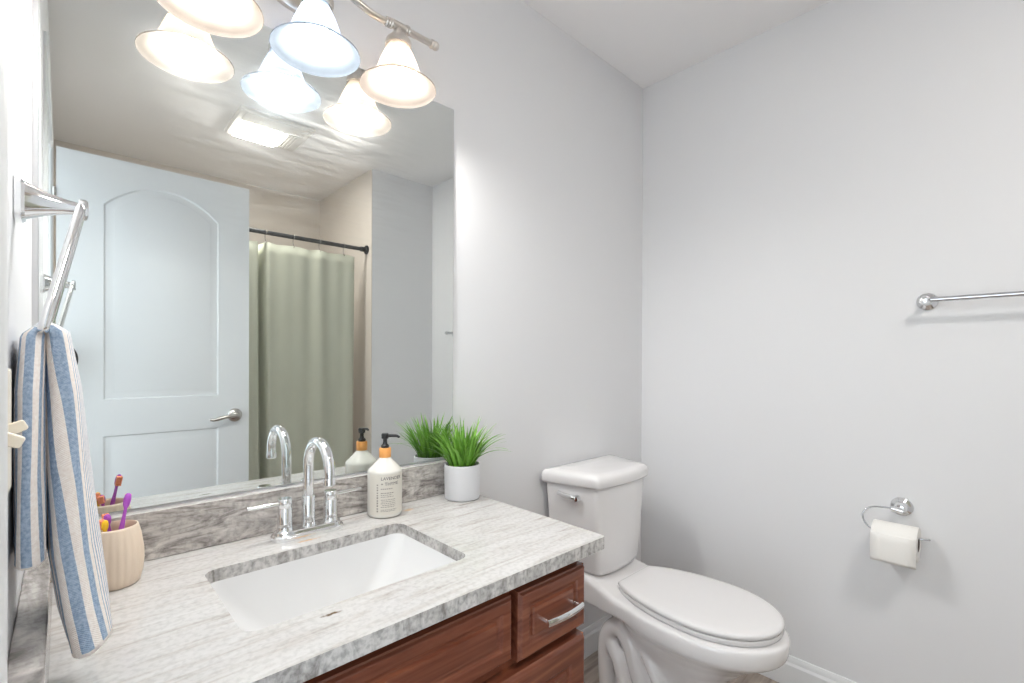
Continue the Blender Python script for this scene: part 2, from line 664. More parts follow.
# open door, standing square to the left wall behind the camera
DX0, DX1, DY = -0.021, 0.651, -0.161
dz0, dz1 = 0.01, 2.005
def arch(x0, x1, z0, zs, zt, n=20):
    pts = [(x0, z0), (x1, z0)]
    for k in range(n + 1):
        t = k / n
        x = x1 + (x0 - x1) * t
        pts.append((x, zs + (zt - zs) * (1 - abs(2 * t - 1) ** 2.2)))
    return pts
def inset(poly, d):
    cx = sum(p[0] for p in poly) / len(poly)
    n = len(poly)
    out = []
    for i in range(n):
        p0, p1, p2 = Vector(poly[i - 1]), Vector(poly[i]), Vector(poly[(i + 1) % n])
        e1 = (p1 - p0).normalized(); e2 = (p2 - p1).normalized()
        n1 = Vector((-e1.y, e1.x)); n2 = Vector((-e2.y, e2.x))
        b = (n1 + n2)
        b = b / max(0.3, b.dot(n1)) if b.length > 1e-6 else n1
        out.append((p1.x + b.x * d, p1.y + b.y * d))
    return out
db = MB()
db.box((DX0, DY - 0.035, dz0), (DX1, DY - 0.0065, dz1))
# face sheet with two panel openings, then the moulded raised panels
pA = arch(0.118, 0.524, 1.020, 1.815, 1.915)
pB = [(0.118, 0.16), (0.524, 0.16), (0.524, 0.872), (0.118, 0.872)]
def sheet(bm, poly, outer):
    # ring of quads is fussy; use triangle fill between outer rectangle and hole
    es = []
    for loop in (outer, poly):
        vs = [bm.verts.new((x, DY, z)) for x, z in loop]
        es += [bm.edges.new((vs[i], vs[(i + 1) % len(vs)])) for i in range(len(vs))]
    bmesh.ops.triangle_fill(bm, edges=es, use_beauty=True)
sheet(db.bm, pA, [(DX0, 0.946), (DX1, 0.946), (DX1, dz1), (DX0, dz1)])
sheet(db.bm, pB, [(DX0, dz0), (DX1, dz0), (DX1, 0.946), (DX0, 0.946)])
edge = [(DX0, dz0), (DX1, dz0), (DX1, dz1), (DX0, dz1)]
db.loft([[(x, DY, z) for x, z in edge], [(x, DY - 0.0065, z) for x, z in edge]], False, False)
for poly in (pA, pB):
    rings = []
    for d, dep in ((0, 0), (0.006, -0.006), (0.018, -0.006), (0.034, -0.0015), (0.036, -0.001)):
        rings.append([(x, DY + dep, z) for x, z in inset(poly, d)])
    db.loft(rings, False, True)
door = db.build('door_1', DOORM, smooth=28, origin=(DX0, DY, 0))
struct(door)
hd = MB()
hd.lathe([(0.0, -0.001), (0.031, 0), (0.031, 0.006), (0.026, 0.011), (0.012, 0.014), (0.011, 0.045), (0.012, 0.052), (0.0, 0.053)], (0.590, DY, 0.925), (0, 1, 0), 28)
hd.tube(smoothpath([(0.594, DY + 0.046, 0.925), (0.565, DY + 0.050, 0.925), (0.53, DY + 0.052, 0.920), (0.50, DY + 0.050, 0.912), (0.482, DY + 0.048, 0.914)], 5),
        [0.009] * 8 + [0.0085] * 6 + [0.007] * 4 + [0.006] * 3, 12, flat=(1, 0.8, (0, 0, 1)))
hd.build('door_handle', SATIN, door)
for hz in (0.25, 1.02, 1.80):
    MB().lathe([(0, -0.045), (0.006, -0.045), (0.006, 0.045), (0, 0.045)], (DX0 - 0.006, DY + 0.003, hz), (0, 0, 1), 12).build('hinge', SATIN, door)

# ------------------------------------------------------------------ mirror
mirror = MB().box((-0.033, YB - 0.006, 0.889), (0.872, YB - 0.0005, 1.9535)).build('wall_mirror', mirror_mat(), bevel=0.0025, seg=1, origin=(0.42, YB, 0.889), smooth=20)
tag(mirror, 'large frameless rectangular wall mirror above the granite backsplash', 'mirror')

# ------------------------------------------------------------------ vanity
CX0, CX1 = XL + 0.001, 0.9000
CY0 = 0.6455
van = thing('vanity_cabinet', (0.41, 0.93, 0), 'cherry brown wooden vanity cabinet with raised panel fronts under the granite counter', 'cabinet')
VX0, VX1, VYF = XL + 0.002, 0.870, 0.704
b = MB()
b.box((VX0, VYF + 0.018, 0.0), (VX0 + 0.018, YB - 0.002, 0.758))
b.box((VX1 - 0.018, VYF + 0.018, 0.0), (VX1, YB - 0.002, 0.758))
b.box((VX0 + 0.018, VYF + 0.018, 0.09), (VX1 - 0.018, YB - 0.02, 0.108))
b.box((VX0 + 0.018, YB - 0.014, 0.09), (VX1 - 0.018, YB - 0.002, 0.60))
b.box((VX0 + 0.018, VYF + 0.07, 0.0), (VX1 - 0.018, VYF + 0.085, 0.09))
b.build('carcass', WOODZ, van)
b = MB()
b.box((VX0, VYF, 0.09), (VX0 + 0.035, VYF + 0.018, 0.758))
b.box((VX1 - 0.035, VYF, 0.0), (VX1, VYF + 0.018, 0.758))
b.box((VX0 + 0.035, VYF, 0.722), (VX1 - 0.035, VYF + 0.018, 0.758))
b.box((VX0 + 0.035, VYF, 0.565), (VX1 - 0.035, VYF + 0.018, 0.60))
b.box((0.622, VYF, 0.60), (0.668, VYF + 0.018, 0.722))
b.box((0.39, VYF, 0.09), (0.43, VYF + 0.018, 0.565))
b.box((VX0 + 0.035, VYF, 0.09), (VX1 - 0.035, VYF + 0.018, 0.11))
b.build('face_frame', WOODX, van, bevel=0.0015)
def raised_front(name, x0, x1, z0, z1, m, frame=0.045):
    """overlay front: eased edge, flat frame, cove, raised field"""
    yf, yb = 0.671, VYF - 0.0005
    def ring(d, y):
        return [(x0 + d, y, z0 + d), (x1 - d, y, z0 + d), (x1 - d, y, z1 - d), (x0 + d, y, z1 - d)]
    f = frame
    rings = [ring(0, yb), ring(0, yf + 0.008), ring(0.003, yf + 0.006), ring(0.006, yf + 0.001), ring(0.008, yf), ring(f - 0.012, yf), ring(f - 0.009, yf + 0.001),
             ring(f - 0.006, yf + 0.006), ring(f - 0.001, yf + 0.008), ring(f + 0.003, yf + 0.008), ring(f + 0.006, yf + 0.003), ring(f + 0.009, yf + 0.0025)]
    return MB().loft(rings).build(name, m, van, smooth=20)
raised_front('false_drawer_front', 0.02, 0.637, 0.602, 0.728, WOODX, 0.036)
dr = raised_front('drawer', 0.655, 0.862, 0.588, 0.726, WOODX, 0.036)
h = MB()
hp = smoothpath([(0.719, 0.656, 0.649), (0.748, 0.652, 0.649), (0.775, 0.6505, 0.649), (0.802, 0.652, 0.649), (0.832, 0.656, 0.649)], 5)
h.tube(hp, 0.0075, 8, flat=(1.0, 0.45, (0, 0, 1)))
for x in (0.725, 0.826):
    h.tube([(x, 0.656, 0.649), (x, 0.6745, 0.649)], 0.0048, 10)
h.build('handle', CHROME, dr)
for nm, x0, x1 in (('door', 0.412, 0.863), ('door', -0.036, 0.406)):
    dd = raised_front(nm, x0, x1, 0.10, 0.568, WOODX, 0.058)
    hx = x0 + 0.03 if x0 > 0 else x1 - 0.03
    h = MB()
    h.tube(smoothpath([(hx, 0.645, 0.44), (hx, 0.6405, 0.46), (hx, 0.6405, 0.52), (hx, 0.645, 0.54)], 5), 0.0075, 8, flat=(1.0, 0.45, (1, 0, 0)))
    for z in (0.447, 0.533):
        h.tube([(hx, 0.645, z), (hx, 0.673, z)], 0.0048, 10)
    h.build('handle', CHROME, dd)

# countertop with a rounded sink cut-out
SX0, SX1, SY0, SY1 = 0.190, 0.603, 0.765, 1.045
ZU = 0.759
outer = rrect(CX0, CX1, CY0, YB - 0.0005, 0.008, 6)
hole = rrect(SX0, SX1, SY0, SY1, 0.024, 6)
ct = MB()
bm = ct.bm
def plate_face(z):
    es, loops = [], []
    for loop in (outer, hole):
        vs = [bm.verts.new((x, y, z)) for x, y in loop]
        loops.append(vs)
        es += [bm.edges.new((vs[i], vs[(i + 1) % len(vs)])) for i in range(len(vs))]
    bmesh.ops.triangle_fill(bm, edges=es, use_beauty=True)
    return loops
top = plate_face(ZC)
bot = plate_face(ZU)
for a, c in zip(top, bot):
    n = len(a)
    for i in range(n):
        bm.faces.new((a[i], a[(i + 1) % n], c[(i + 1) % n], c[i]))
counter = ct.build('countertop', G_TOP, bevel=0.003, seg=2, origin=(0, 0, ZC), smooth=30)
counter.data.materials.append(G_EDGE)
for p in counter.data.polygons:
    if abs(p.normal.z) < 0.5:
        p.material_index = 1
tag(counter, 'white and grey streaked granite countertop with rectangular sink cutout', 'countertop')
bs = MB().box((CX0, YB - 0.0234, ZC + 0.0005), (CX1, YB - 0.0005, 0.884)).build('backsplash', G_SPL, bevel=0.002, origin=(0, YB, ZC))
tag(bs, 'long grey veined granite backsplash strip under the mirror', 'backsplash')
bs.data.materials.append(G_TOP)  # top face gets paler stone: light from above put into its colour
for p in bs.data.polygons:
    if p.normal.z > 0.9:
        p.material_index = 1
ss = MB().box((XL + 0.0005, CY0 + 0.003, ZC + 0.0005), (XL + 0.028, YB - 0.0245, 0.884)).build('side_splash', granite('granite_side_splash', (12, 3.2, 13), (0, 0, 0),
        [(0.30, srgb(112, 106, 102)), (0.42, srgb(160, 154, 150)), (0.55, srgb(196, 190, 186)), (0.7, srgb(214, 209, 204))], 0.25, 1.5, 1.4), bevel=0.002, origin=(XL, 0.9, ZC))
tag(ss, 'short granite side splash against the left wall below the towel', 'side splash')

# undermount sink
sk = thing('sink', (0.397, 0.905, 0.62), 'white rectangular undermount ceramic sink set in the granite countertop', 'sink')
g = MB()
def sring(ex, ey0, ey1, z, r, x0=SX0, x1=SX1):
    return [(x, y, z) for x, y in rrect(x0 - ex, x1 + ex, SY0 - ey0, SY1 + ey1, r, 6)]
rings = [sring(0.022, 0.022, 0.022, ZU - 0.012, 0.045), sring(0.022, 0.022, 0.022, ZU - 0.001, 0.045), sring(0.003, 0.003, 0.003, ZU - 0.001, 0.035)]
N = 10
for k in range(1, N + 1):
    t = k / N
    z = ZU - 0.003 - 0.135 * (1 - (1 - t) ** 1.35)
    ex = 0.003 - 0.115 * t ** 1.15
    ey = 0.003 - 0.055 * t ** 1.3
    rings.append(sring(ex, ey, ey, z, 0.035 + 0.02 * t))
zb_ = rings[-1][0][2]
rings.append(sring(-0.14, -0.085, -0.085, zb_ - 0.004, 0.045))
g.loft(rings, False, True)
g.build('basin', SINKM, sk, smooth=60, recalc=True).modifiers.new('solid', 'SOLIDIFY').thickness = -0.006
g = MB()
g.lathe([(0, -0.004), (0.026, -0.004), (0.028, 0.0), (0.020, 0.002), (0.018, -0.001), (0, -0.001)], (0.397, 0.92, zb_ - 0.001), (0, 0, 1), 24)
g.build('drain', CHROME, sk)

# ------------------------------------------------------------------ faucet
FX, FY = 0.410, 1.118
fc = thing('faucet', (FX, FY, ZC), 'chrome two handle faucet with tall curved spout behind the sink', 'faucet')
g = MB()
def stadium(hx, r, z, n=12):
    pts = []
    for k in range(n + 1):
        a = -PI / 2 + PI * k / n
        pts.append((FX + hx + r * math.cos(a), FY + r * math.sin(a), z))
    for k in range(n + 1):
        a = PI / 2 + PI * k / n
        pts.append((FX - hx + r * math.cos(a), FY + r * math.sin(a), z))
    return pts
g.loft([stadium(0.052, 0.0275, ZC + 0.0003), stadium(0.052, 0.0275, ZC + 0.009), stadium(0.052, 0.0255, ZC + 0.012), stadium(0.051, 0.0235, ZC + 0.013), stadium(0.051, 0.0225, ZC + 0.018), stadium(0.050, 0.020, ZC + 0.020)])
g.build('base_plate', CHROME, fc, smooth=30)
g = MB()
g.lathe([(0.0, 0.018), (0.017, 0.018), (0.0155, 0.022), (0.0145, 0.03), (0.0145, 0.085), (0.013, 0.088), (0.0, 0.088)], (FX, FY, ZC), n=28)
sp = [(FX, FY, ZC + 0.086), (FX, FY, ZC + 0.13), (FX, FY, ZC + 0.158)]
ra = 0.060
for k in range(1, 15):
    a = PI * k / 14 * 1.03
    sp.append((FX, FY - ra + ra * math.cos(a), ZC + 0.158 + ra * math.sin(a)))
last = Vector(sp[-1])
sp.append(last + Vector((0, 0.001, -0.008)))
g.tube(sp, 0.0112, 20)
g.lathe([(0, 0), (0.0118, 0), (0.0122, -0.003), (0.0122, -0.014), (0.0105, -0.016), (0, -0.016)], tuple(Vector(sp[-1]) + Vector((0, 0, 0.004))), n=20)
g.build('spout', CHROME, fc)
for s in (-1, 1):
    hx = FX + s * 0.051
    g = MB()
    g.lathe([(0, 0.018), (0.019, 0.018), (0.0165, 0.022), (0.0155, 0.030), (0.0150, 0.068), (0.0142, 0.069), (0.0142, 0.071), (0.0150, 0.072), (0.0150, 0.088), (0.0135, 0.090), (0, 0.090)], (hx, FY, ZC), n=28)
    ho = g.build('handle', CHROME, fc)
    g = MB()
    z = ZC + 0.080
    g.tube([(hx + s * 0.008, FY, z), (hx + s * 0.02, FY, z), (hx + s * 0.066, FY, z + 0.001), (hx + s * 0.076, FY, z + 0.001)], [0.0042, 0.0045, 0.0045, 0.004], 10, flat=(1.0, 1.0, (0, 0, 1)))
    g.build('lever', CHROME, ho)

# ------------------------------------------------------------------ soap bottle
BX, BY, BR = 0.607, 1.126, 0.0435
sb = thing('soap_bottle', (BX, BY, ZC), 'white hand soap pump bottle with orange collar and black pump by the faucet', 'soap bottle')
g = MB()
g.lathe([(0, 0.0003), (0.038, 0.0003), (0.042, 0.003), (BR, 0.008), (BR, 0.112), (0.0428, 0.1155), (0.0405, 0.1190), (0.0370, 0.1225), (0.0270, 0.1325), (0.0190, 0.1410), (0.0155, 0.1455), (0.0135, 0.150), (0.0135, 0.156), (0, 0.156)], (BX, BY, ZC), n=40)
g.build('body', BOTTLE, sb, smooth=60)
vd = math.atan2(-BY, -BX)         # direction from the bottle to the doorway
lc = vd + R(10)
def wrap(pts, r):
    """(s along label, z) -> world on the bottle wall"""
    return [(BX + r * math.cos(lc + s / r), BY + r * math.sin(lc + s / r), ZC + z) for s, z in pts]
g = MB()
n = 30
half = 0.050
for r0 in (BR + 0.0004,):
    rings = [wrap([(-half + 2 * half * k / n, z) for k in range(n + 1)], r0) for z in (0.010, 0.1105)]
    g.loft(rings, closed=False)
lab = g.build('label', LABELM, sb, smooth=60, recalc=False)
def text_mesh(txt, size, s0, z0, name, m, parent, vertical=False):
    cu = bpy.data.curves.new('t', 'FONT')
    cu.body = txt
    cu.size = size
    cu.extrude = 0.0
    cu.resolution_u = 2
    tmp = bpy.data.objects.new('t', cu)
    COL.objects.link(tmp)
    dg = bpy.context.evaluated_depsgraph_get()
    me = bpy.data.meshes.new_from_object(tmp.evaluated_get(dg))
    bpy.data.objects.remove(tmp)
    bm = bmesh.new()
    bm.from_mesh(me)
    off = world_loc(parent)
    for v in bm.verts:
        x, y = v.co.x, v.co.y
        if vertical:
            x, y = -y, x
        v.co = Vector(wrap([(s0 + x, z0 + y)], BR + 0.0009)[0]) - off
    bm.to_mesh(me)
    bm.free()
    me.name = name
    me.materials.clear()
    me.materials.append(m)
    o = bpy.data.objects.new(name, me)
    COL.objects.link(o)
    o.parent = parent
    return o
text_mesh('LAVENDER', 0.0112, -0.018, 0.0975, 'lettering', INK, lab)
text_mesh('+ THYME', 0.0112, -0.018, 0.0840, 'lettering', INK, lab)
g = MB()
def bar(s0, s1, z0, z1):
    k = max(2, int((s1 - s0) / 0.004))
    g.loft([wrap([(s0 + (s1 - s0) * i / k, z) for i in range(k + 1)], BR + 0.0008) for z in (z0, z1)], closed=False)
random.seed(3)
for z, a, b_ in ((0.0745, -0.018, 0.012), (0.0640, -0.018, 0.014), (0.0595, -0.018, 0.010), (0.0550, -0.018, 0.015), (0.0475, -0.018, 0.02), (0.0430, -0.016, 0.018), (0.0385, -0.018, 0.02), (0.0340, -0.014, 0.02), (0.0295, -0.018, 0.019), (0.0225, -0.018, 0.024), (0.019, -0.018, 0.02)):
    s = a
    while s < b_:
        w = random.uniform(0.002, 0.006)
        bar(s, min(s + w, b_), z, z + (0.0022 if z > 0.06 else 0.0015))
        s += w + 0.0012
for k in range(11):
    z = 0.018 + k * 0.0066
    bar(-0.0285, -0.0245, z, z + random.uniform(0.0028, 0.0046))
g.build('small_print', INK2, lab, recalc=False)
MB().lathe([(0.0138, 0.147), (0.0146, 0.148), (0.0146, 0.170), (0.0135, 0.172), (0, 0.172)], (BX, BY, ZC), n=28, cap0=False,
           flute=lambda i, n, h: 0.03 * (i % 2)).build('collar', COLLAR, sb)
pp = MB()
pp.lathe([(0.010, 0.1715), (0.0105, 0.178), (0.006, 0.182), (0.005, 0.188), (0.005, 0.194), (0.009, 0.196), (0.0095, 0.206), (0.008, 0.209), (0, 0.209)], (BX, BY, ZC), n=20)
nd = Vector((0.80, -0.60, 0))
o_ = Vector((BX, BY, ZC + 0.203))
pp.tube([o_, o_ + nd * 0.018, o_ + nd * 0.030 + Vector((0, 0, -0.001)), o_ + nd * 0.037 + Vector((0, 0, -0.005))], [0.0048, 0.0042, 0.0036, 0.0030], 10)
pp.build('pump', BLACKP, sb)

# ------------------------------------------------------------------ potted grass
PX, PY = 0.845, 1.110
pg = thing('potted_plant', (PX, PY, ZC), 'bright green grass plant in a white round ceramic pot on the counter corner', 'potted plant')
g = MB()
g.lathe([(0, 0.0003), (0.045, 0.0003), (0.0495, 0.003), (0.0505, 0.008), (0.0520, 0.095), (0.0515, 0.0985), (0.0495, 0.100), (0.0475, 0.0985), (0.047, 0.088), (0, 0.088)], (PX, PY, ZC), n=216,
        flute=lambda i, n, h: (0.016 * math.cos(2 * PI * (i / n) * 18 + h * 300) * math.cos(2 * PI * (i / n) * 18 - h * 300)) if 0.01 < h < 0.09 else 0)
pot = g.build('pot', POTM, pg, smooth=60)
MB().lathe([(0, 0.085), (0.0468, 0.085), (0.0465, 0.0905), (0.02, 0.0935), (0, 0.094)], (PX, PY, ZC), n=32).build('soil', SOIL, pg)
g = MB()
uvl = g.bm.loops.layers.uv.new('UVMap')
random.seed(11)
for k in range(170):
    a = random.uniform(0, 2 * PI)
    rr = 0.036 * math.sqrt(random.random())
    out = (rr / 0.036)
    base = Vector((PX + rr * math.cos(a), PY + rr * math.sin(a), ZC + 0.088))
    a2 = a + random.gauss(0, 0.45)
    d = Vector((math.cos(a2), math.sin(a2), 0))
    Lg = random.uniform(0.09, 0.155) * (1.0 if out > 0.4 else 0.95)
    lean = 0.06 + 0.36 * out * random.uniform(0.5, 1.25)
    droop = random.uniform(0.15, 0.9) * (0.4 + 0.8 * out)
    if k < 16:
        Lg = random.uniform(0.14, 0.175)
        lean = random.uniform(0.45, 0.7)
        droop = random.uniform(0.7, 1.4)
    w = random.uniform(0.0024, 0.0042)
    side = Vector((-d.y, d.x, 0))
    tw = random.uniform(-0.8, 0.8)
    side = (side * math.cos(tw) + d * math.sin(tw)).normalized()
    pts = []
    p = base.copy()
    ang = lean
    S_ = 8
    for j in range(S_ + 1):
        pts.append(p.copy())
        p = p + (d * math.sin(ang) + Vector((0, 0, 1)) * math.cos(ang)) * (Lg / S_)
        ang += droop / S_
    # keep blades off the mirror and wall
    for q in pts:
        if q.y > YB - 0.012:
            q.y = YB - 0.012 - 0.1 * (q.y - YB + 0.012)
        
    prev = None
    tone = random.random()
    for j, q in enumerate(pts):
        t = j / S_
        ww = w * (0.75 + 0.6 * t) * (1 - t ** 2.2) + 0.0002
        v1 = g.bm.verts.new(q - side * ww)
        v2 = g.bm.verts.new(q + side * ww + Vector((0, 0, 0.0004)))
        if prev:
            f = g.bm.faces.new((prev[0], prev[1], v2, v1))
            for lp in f.loops:
                lp[uvl].uv = (min(1, max(0, 0.15 + 0.45 * tone + 0.4 * (t - 0.3))), t)
        prev = (v1, v2)
g.build('leaves', leaf_mat(), pg, recalc=False, smooth=180)

# ------------------------------------------------------------------ toothbrush holder and brushes
HX, HY = 0.066, 1.096
th = thing('toothbrush_holder', (HX, HY, ZC), 'beige ribbed stoneware toothbrush cup on the counter behind the towel', 'toothbrush holder')
prof = [(0, 0.0003), (0.034, 0.0003), (0.0365, 0.003), (0.0400, 0.02), (0.0420, 0.040), (0.0412, 0.060), (0.0375, 0.086), (0.0345, 0.099), (0.0335, 0.1025), (0.0318, 0.103), (0.0305, 0.1005), (0.0315, 0.09), (0.036, 0.05), (0.033, 0.01), (0, 0.008)]
fl = lambda i, n, h: (0.028 * (abs(math.sin(PI * (i / n) * 24)) - 0.5)) if 0.004 < h < 0.094 else 0
g = MB().lathe(prof[:10], (HX, HY, ZC), n=144, cap1=False, flute=fl)
g.lathe(prof[9:], (HX, HY, ZC), n=48, cap0=False)
g.build('cup', HOLDER, th, smooth=60)
def toothbrush(foot, head, handle_m, label, bristle_dir, hl=0.020):
    foot, head = Vector(foot), Vector(head)
    ax = (head - foot).normalized()
    tb = thing('toothbrush', tuple(foot), label, 'toothbrush', 'toothbrushes in the beige cup')
    Lh = (head - foot).length
    sd = ax.cross(Vector(bristle_dir)).normalized()
    fr = [(0.0, 0.0035), (0.03, 0.0048), (0.45, 0.0046), (0.62, 0.0038), (0.72, 0.0028), (0.82, 0.0025), (0.87, 0.0050), (0.93, 0.0057), (0.98, 0.0045), (1.0, 0.0018)]
    g = MB().tube([foot + ax * Lh * t for t, r in fr], [r for t, r in fr], 12, flat=(1.0, 0.62, sd))
    hb = g.build('handle', handle_m, tb)
    bd = sd.cross(ax).normalized()
    if bd.dot(Vector(bristle_dir)) < 0:
        bd = -bd
    g = MB()
    for i in range(5):
        for j in range(-1, 2):
            c = foot + ax * Lh * (0.87 + 0.026 * i) + sd * j * 0.0032
            g.tube([c + bd * 0.002, c + bd * 0.013], 0.0018, 6)
    g.build('bristles', ORANGE, tb)
toothbrush((HX - 0.006, HY - 0.018, ZC + 0.012), (0.0855, 1.096, 0.944), PURPLE, 'purple toothbrush standing upright at the right of the beige cup', (0.1, 1, 0))
toothbrush((HX - 0.012, HY - 0.012, ZC + 0.012), (0.0520, 1.073, 0.908), YELLOW, 'short yellow toothbrush leaning left in the beige cup beside the towel', (-0.6, 1, 0))
toothbrush((HX + 0.004, HY + 0.016, ZC + 0.012), (0.0560, 1.108, 0.909), PURPLE, 'short purple toothbrush behind the yellow one in the beige cup', (-0.2, 1, 0))

# ------------------------------------------------------------------ towel ring and towel
RY, RZ = 0.785, 1.366
tr = thing('towel_ring', (XL, RY, RZ), 'chrome towel ring on the left wall holding the striped towel', 'towel ring')
g = MB()
pl = [(RY + y, RZ + z) for y, z in rrect(-0.020, 0.020, -0.024, 0.024, 0.008, 5)]
g.loft([[(XL + 0.0005, y, z) for y, z in pl], [(XL + 0.006, y, z) for y, z in pl], [(XL + 0.009, RY + (y - RY) * 0.9, RZ + (z - RZ) * 0.9) for y, z in pl]])
g.build('wall_plate', CHROME, tr, smooth=30)
g = MB()
ar = []
for t in (0, 0.12, 0.3, 0.5, 0.7, 0.85, 1.0):
    hy = 0.0075 + 0.0105 * (1 - t) ** 1.6
    hz = 0.0075 + 0.0140 * (1 - t) ** 1.6
    ar.append([(XL + 0.008 + 0.046 * t, RY + y, RZ + z) for y, z in rrect(-hy, hy, -hz, hz, min(hy, hz) * 0.92, 6)])
g.loft(ar)
g.lathe([(0, 0), (0.0115, 0), (0.0125, 0.002), (0.0125, 0.007), (0.0105, 0.009), (0, 0.009)], (XL + 0.054, RY, RZ), (1, 0, 0), 8)
g.build('arm', CHROME, tr, smooth=30)
RBX, RBZ = -0.016, 1.216
def rp(v, w):
    """v: 0 top .. 1 bottom of the ring, w: along y"""
    return (0.015 + (RBX - 0.015) * v, RY + w, RZ - 0.002 + (RBZ - RZ + 0.002) * v)
ring = [rp(0, -0.012), rp(0.03, -0.021), rp(0.25, -0.034), rp(0.6, -0.052), rp(0.92, -0.068), rp(1.0, -0.062), rp(1.0, 0), rp(1.0, 0.062), rp(0.92, 0.068), rp(0.6, 0.052), rp(0.25, 0.034), rp(0.03, 0.021), rp(0, 0.012), rp(0, -0.012)]
g = MB().tube(smoothpath(ring, 5), 0.0048, 12)
g.build('ring', CHROME, tr)

tw_bm = bmesh.new()
uvl = tw_bm.loops.layers.uv.new('UVMap')
NS, rows = 56, []
def section(xc, hw, yn, yf, skew=0.0):
    """half-ellipse fold, open towards the mirror, resampled by arc length; returns (x, y, u)"""
    dense = []
    for i in range(241):
        th_ = PI * i / 240
        x = xc - math.cos(th_) * hw
        y = yf - (yf - yn) * math.sin(th_) ** 0.32 + skew * (x - xc)
        dense.append((x, y))
    s = [0.0]
    for a, c in zip(dense, dense[1:]):
        s.append(s[-1] + math.hypot(c[0] - a[0], c[1] - a[1]))
    Lt = s[-1]
    nose = s[120]
    out = []
    j = 0
    for i in range(NS + 1):
        tt = Lt * i / NS
        while j < 239 and s[j + 1] < tt:
            j += 1
        f = (tt - s[j]) / max(1e-9, s[j + 1] - s[j])
        out.append((dense[j][0] + (dense[j + 1][0] - dense[j][0]) * f, dense[j][1] + (dense[j + 1][1] - dense[j][1]) * f, tt - nose))
    return out
def lerp(a, b, t):
    return a + (b - a) * t
def table(t, pts):
    for (t0, v0), (t1, v1) in zip(pts, pts[1:]):
        if t <= t1:
            k = (t - t0) / (t1 - t0)
            k = k * k * (3 - 2 * k) * 0.5 + k * 0.5
            return tuple(lerp(a, c, k) for a, c in zip(v0, v1))
    return pts[-1][1]
# rows: wall side from hem up, over the ring, then room side down to the hem
# (xc, half width, y near, y far, z, skew)
wall_t = [(0.0, (-0.0165, 0.006, 0.742, 0.838, 1.224, 0)), (0.06, (-0.0245, 0.0115, 0.718, 0.845, 1.210, 0)), (0.25, (-0.0265, 0.0132, 0.700, 0.85, 1.15, 0)), (0.6, (-0.0268, 0.0133, 0.692, 0.85, 1.06, 0)), (1.0, (-0.0260, 0.0135, 0.694, 0.84, 0.968, 0))]
room_t = [(0.0, (-0.0165, 0.006, 0.742, 0.838, 1.2245, 0)), (0.05, (-0.0055, 0.009, 0.733, 0.845, 1.214, 0)), (0.2, (0.0000, 0.0135, 0.726, 0.85, 1.15, 0.2)), (0.45, (0.0040, 0.0168, 0.720, 0.85, 1.06, 0.5)), (0.7, (0.0105, 0.0200, 0.712, 0.845, 0.965, 0.8)), (0.88, (0.0180, 0.0188, 0.704, 0.835, 0.898, 0.8)), (1.0, (0.0235, 0.0165, 0.697, 0.825, 0.860, 0.6))]
NR = 40
for k in range(NR, 0, -1):
    t = k / NR
    v = table(t, wall_t)
    rows.append([(x + 0.0012 * math.sin(u * 90 + t * 6) * t, y, v[4] + 0.0, u - 0.190 + 0.0068, t) for x, y, u in section(v[0], v[1], v[2], v[3], v[5])])
for k in range(0, NR + 1):
    t = k / NR
    v = table(t, room_t)
    # the lower hem hangs lower at its near edge
    rows.append([(x + 0.0016 * math.sin(u * 80 + t * 5) * t, y, v[4] + t * 0.35 * max(0, (x - v[0])) * (1 if x > v[0] else 0), u + 0.008 - 0.020 * t, t) for x, y, u in section(v[0], v[1], v[2], v[3], v[5])])
vv = [[tw_bm.verts.new((x, y, z)) for x, y, z, u, t in row] for row in rows]
for a in range(len(rows) - 1):
    for i in range(NS):
        f = tw_bm.faces.new((vv[a][i], vv[a][i + 1], vv[a + 1][i + 1], vv[a + 1][i]))
        for lp, (ra_, ci) in zip(f.loops, ((a, i), (a, i + 1), (a + 1, i + 1), (a + 1, i))):
            lp[uvl].uv = (rows[ra_][ci][3], rows[ra_][ci][4])
mbt = MB()
mbt.bm.free()
mbt.bm = tw_bm
towel = mbt.build('hand_towel', towel_mat(), origin=(RBX, RY, RBZ), smooth=180)
sm = towel.modifiers.new('solid', 'SOLIDIFY')
sm.thickness = 0.003
sm.offset = -1
tag(towel, 'blue and cream striped hand towel hanging folded over the chrome towel ring', 'towel')

# ------------------------------------------------------------------ light switch
SWY, SWZ = 0.600, 1.118
sw = thing('light_switch', (XL, SWY, SWZ), 'cream two toggle light switch at the left edge beside the door casing', 'light switch')
MB().box((XL + 0.0003, SWY - 0.045, SWZ - 0.057), (XL + 0.005, SWY + 0.058, SWZ + 0.057)).build('switch_plate', CREAM, sw, bevel=0.003)
for dy, up_ in ((-0.018, -1), (0.028, 1)):
    g = MB()
    y = SWY + dy
    p0, p1 = Vector((XL + 0.003, y, SWZ)), Vector((XL + 0.0160, y, SWZ + 0.006 * up_))
    a = (p1 - p0).normalized()
    n_ = Vector((0, 1, 0)).cross(a)
    rings = []
    for c, hy, hn in ((p0, 0.0045, 0.0055), (lerp(p0, p1, 0.9), 0.004, 0.0048), (p1, 0.0032, 0.0036)):
        rings.append([c + Vector((0, 1, 0)) * sy * hy + n_ * sn * hn for sy, sn in ((-1, -1), (1, -1), (1, 1), (-1, 1))])
    g.loft(rings).build('toggle', CREAM, sw, bevel=0.0008)

